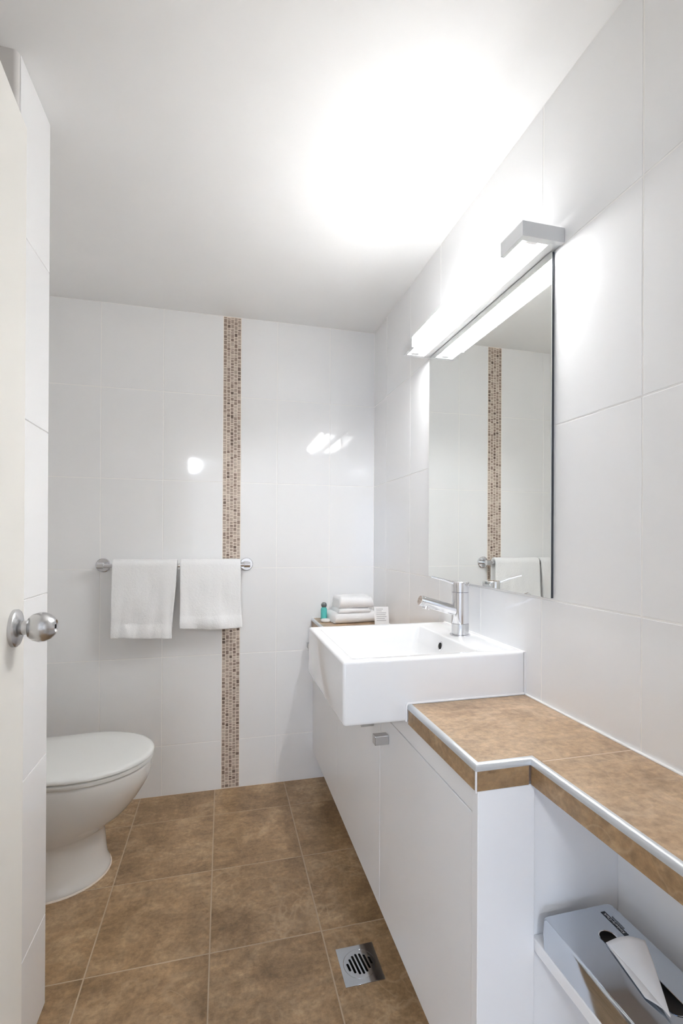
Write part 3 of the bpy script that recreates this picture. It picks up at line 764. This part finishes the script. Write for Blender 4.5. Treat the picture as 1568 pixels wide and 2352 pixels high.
# ------------------------------------------------------------------ tissue dispenser on the shelf
QX0, QX1, QY0, QY1, QZ0, QZ1 = 0.606 + 0.003, 0.770, 0.535, 0.806, 0.5125, 0.572
tis = thing('tissue_dispenser', 'polished steel tissue dispenser on the open shelf', 'dispenser', ((QX0 + QX1) / 2, (QY0 + QY1) / 2, QZ0))
def ql(i, z, r): return [(x, y, z) for x, y in rrect(QX0 + i, QX1 - i, QY0 + i, QY1 - i, r)]
bm = bmesh.new()
rows = loft(bm, [ql(0.001, QZ0, 0.011), ql(0, QZ0 + 0.001, 0.012), ql(-0.0012, (QZ0 + QZ1) / 2, 0.012), ql(0, QZ1 - 0.006, 0.012), ql(0.001, QZ1 - 0.003, 0.0115), ql(0.0035, QZ1 - 0.0006, 0.0095), ql(0.006, QZ1, 0.008)], False, False)
HXc, HW, HYa, HYb = 0.6975, 0.0150, 0.584, 0.7475
hole = [(HXc + HW * math.cos(math.radians(a)), HYb - HW + HW * math.sin(math.radians(a))) for a in range(0, 181, 12)] + [(HXc + HW * math.cos(math.radians(a)), HYa + HW + HW * math.sin(math.radians(a))) for a in range(180, 361, 12)]
pb = plate([rrect(QX0 + 0.006, QX1 - 0.006, QY0 + 0.006, QY1 - 0.006, 0.008), hole], 0.0, basis((1, 0, 0), (0, 1, 0), (0, 0, 1), (0, 0, QZ1)))
tm = bpy.data.meshes.new('tmp'); pb.to_mesh(tm); pb.free(); bm.from_mesh(tm); bpy.data.meshes.remove(tm)
bmesh.ops.remove_doubles(bm, verts=bm.verts, dist=2e-5)
shell = part('shell', bm, 'polished', tis, 40)
bm = bmesh.new(); loft(bm, [[(x, y, QZ1 - 0.001) for x, y in hole], [(x, y, QZ1 + 0.0002) for x, y in hole], [(HXc + (x - HXc) * 1.06, (HYa + HYb) / 2 + (y - (HYa + HYb) / 2) * 1.02, QZ1 + 0.0008) for x, y in hole]], False, False)
part('slot_rim', bm, 'chrome', shell, 40)
part('tissue_carton', bx(QX0 + 0.012, QX1 - 0.012, QY0 + 0.012, QY1 - 0.012, QZ0 + 0.001, QZ1 - 0.014), 'carton', tis)
# name plate: white lettering on a black bar, smaller line beneath it; it reads towards the far end
LBx, LBy0, LBy1 = 0.7345, 0.7285, 0.7865
TMx = lambda x: basis((0, 1, 0), (-1, 0, 0), (0, 0, 1), (x, (LBy0 + LBy1) / 2, QZ1 + 0.0005))
lab = part('name_plate', bx(LBx - 0.0048, LBx + 0.0048, LBy0, LBy1, QZ1 + 0.0001, QZ1 + 0.0004), 'label', shell, None, 'black name plate with white lettering')
# tissue pulled out of the slot
ts = thing('tissue', 'white paper tissue pulled out of the steel dispenser', 'tissue', (0.70, 0.68, QZ1))
def patch(fn, nu=16, nv=16):
    bm = bmesh.new(); g = [[bm.verts.new(fn(i / nu, j / nv)) for i in range(nu + 1)] for j in range(nv + 1)]
    for j in range(nv):
        for i in range(nu):
            bm.faces.new((g[j][i], g[j][i + 1], g[j + 1][i + 1], g[j + 1][i]))
    return bm
A_, B_, T_, C_ = Vector((0.6815, 0.722, 0.5745)), Vector((0.7290, 0.6835, 0.600)), Vector((0.6700, 0.5830, 0.5770)), Vector((0.6615, 0.620, 0.5745))
def f1(u, v):
    l = A_.lerp(T_, v); r = B_.lerp(T_ + Vector((0.0012, 0.001, 0.001)), v)
    p = l.lerp(r, u); p.z += 0.010 * math.sin(math.pi * u) * (1 - v) + 0.004 * math.sin(math.pi * v) * u
    return p
def f2(u, v):
    l = A_.lerp(C_, v); r = A_.lerp(T_, v) + Vector((0.004 * v, 0.002 * v, 0.002 * math.sin(math.pi * v)))
    p = l.lerp(r, u); p.z += 0.0015 * math.sin(math.pi * u) * v; p.z = max(p.z, QZ1 + 0.0015)
    return p
def f3(u, v):
    r = B_.lerp(Vector((0.700, 0.66, 0.5600)), u); l = A_.lerp(Vector((0.692, 0.70, 0.5600)), u)
    return l.lerp(r, v)
for nm, fn in (('upper_fold', f1), ('lower_fold', f2), ('tail', f3)):
    o = part(nm, patch(fn), 'tissue', ts, 60)
    so = o.modifiers.new('thick', 'SOLIDIFY'); so.thickness = 0.0006; so.offset = 0
o = part('lettering', text_bm('Kimberly-Clark', 0.0078, TMx(LBx)), 'white_print', lab, None, 'white lettering')
o = part('small_lettering', text_bm('PROFESSIONAL', 0.0044, TMx(LBx + 0.0085)), 'dark_print', lab, None, 'small dark lettering')
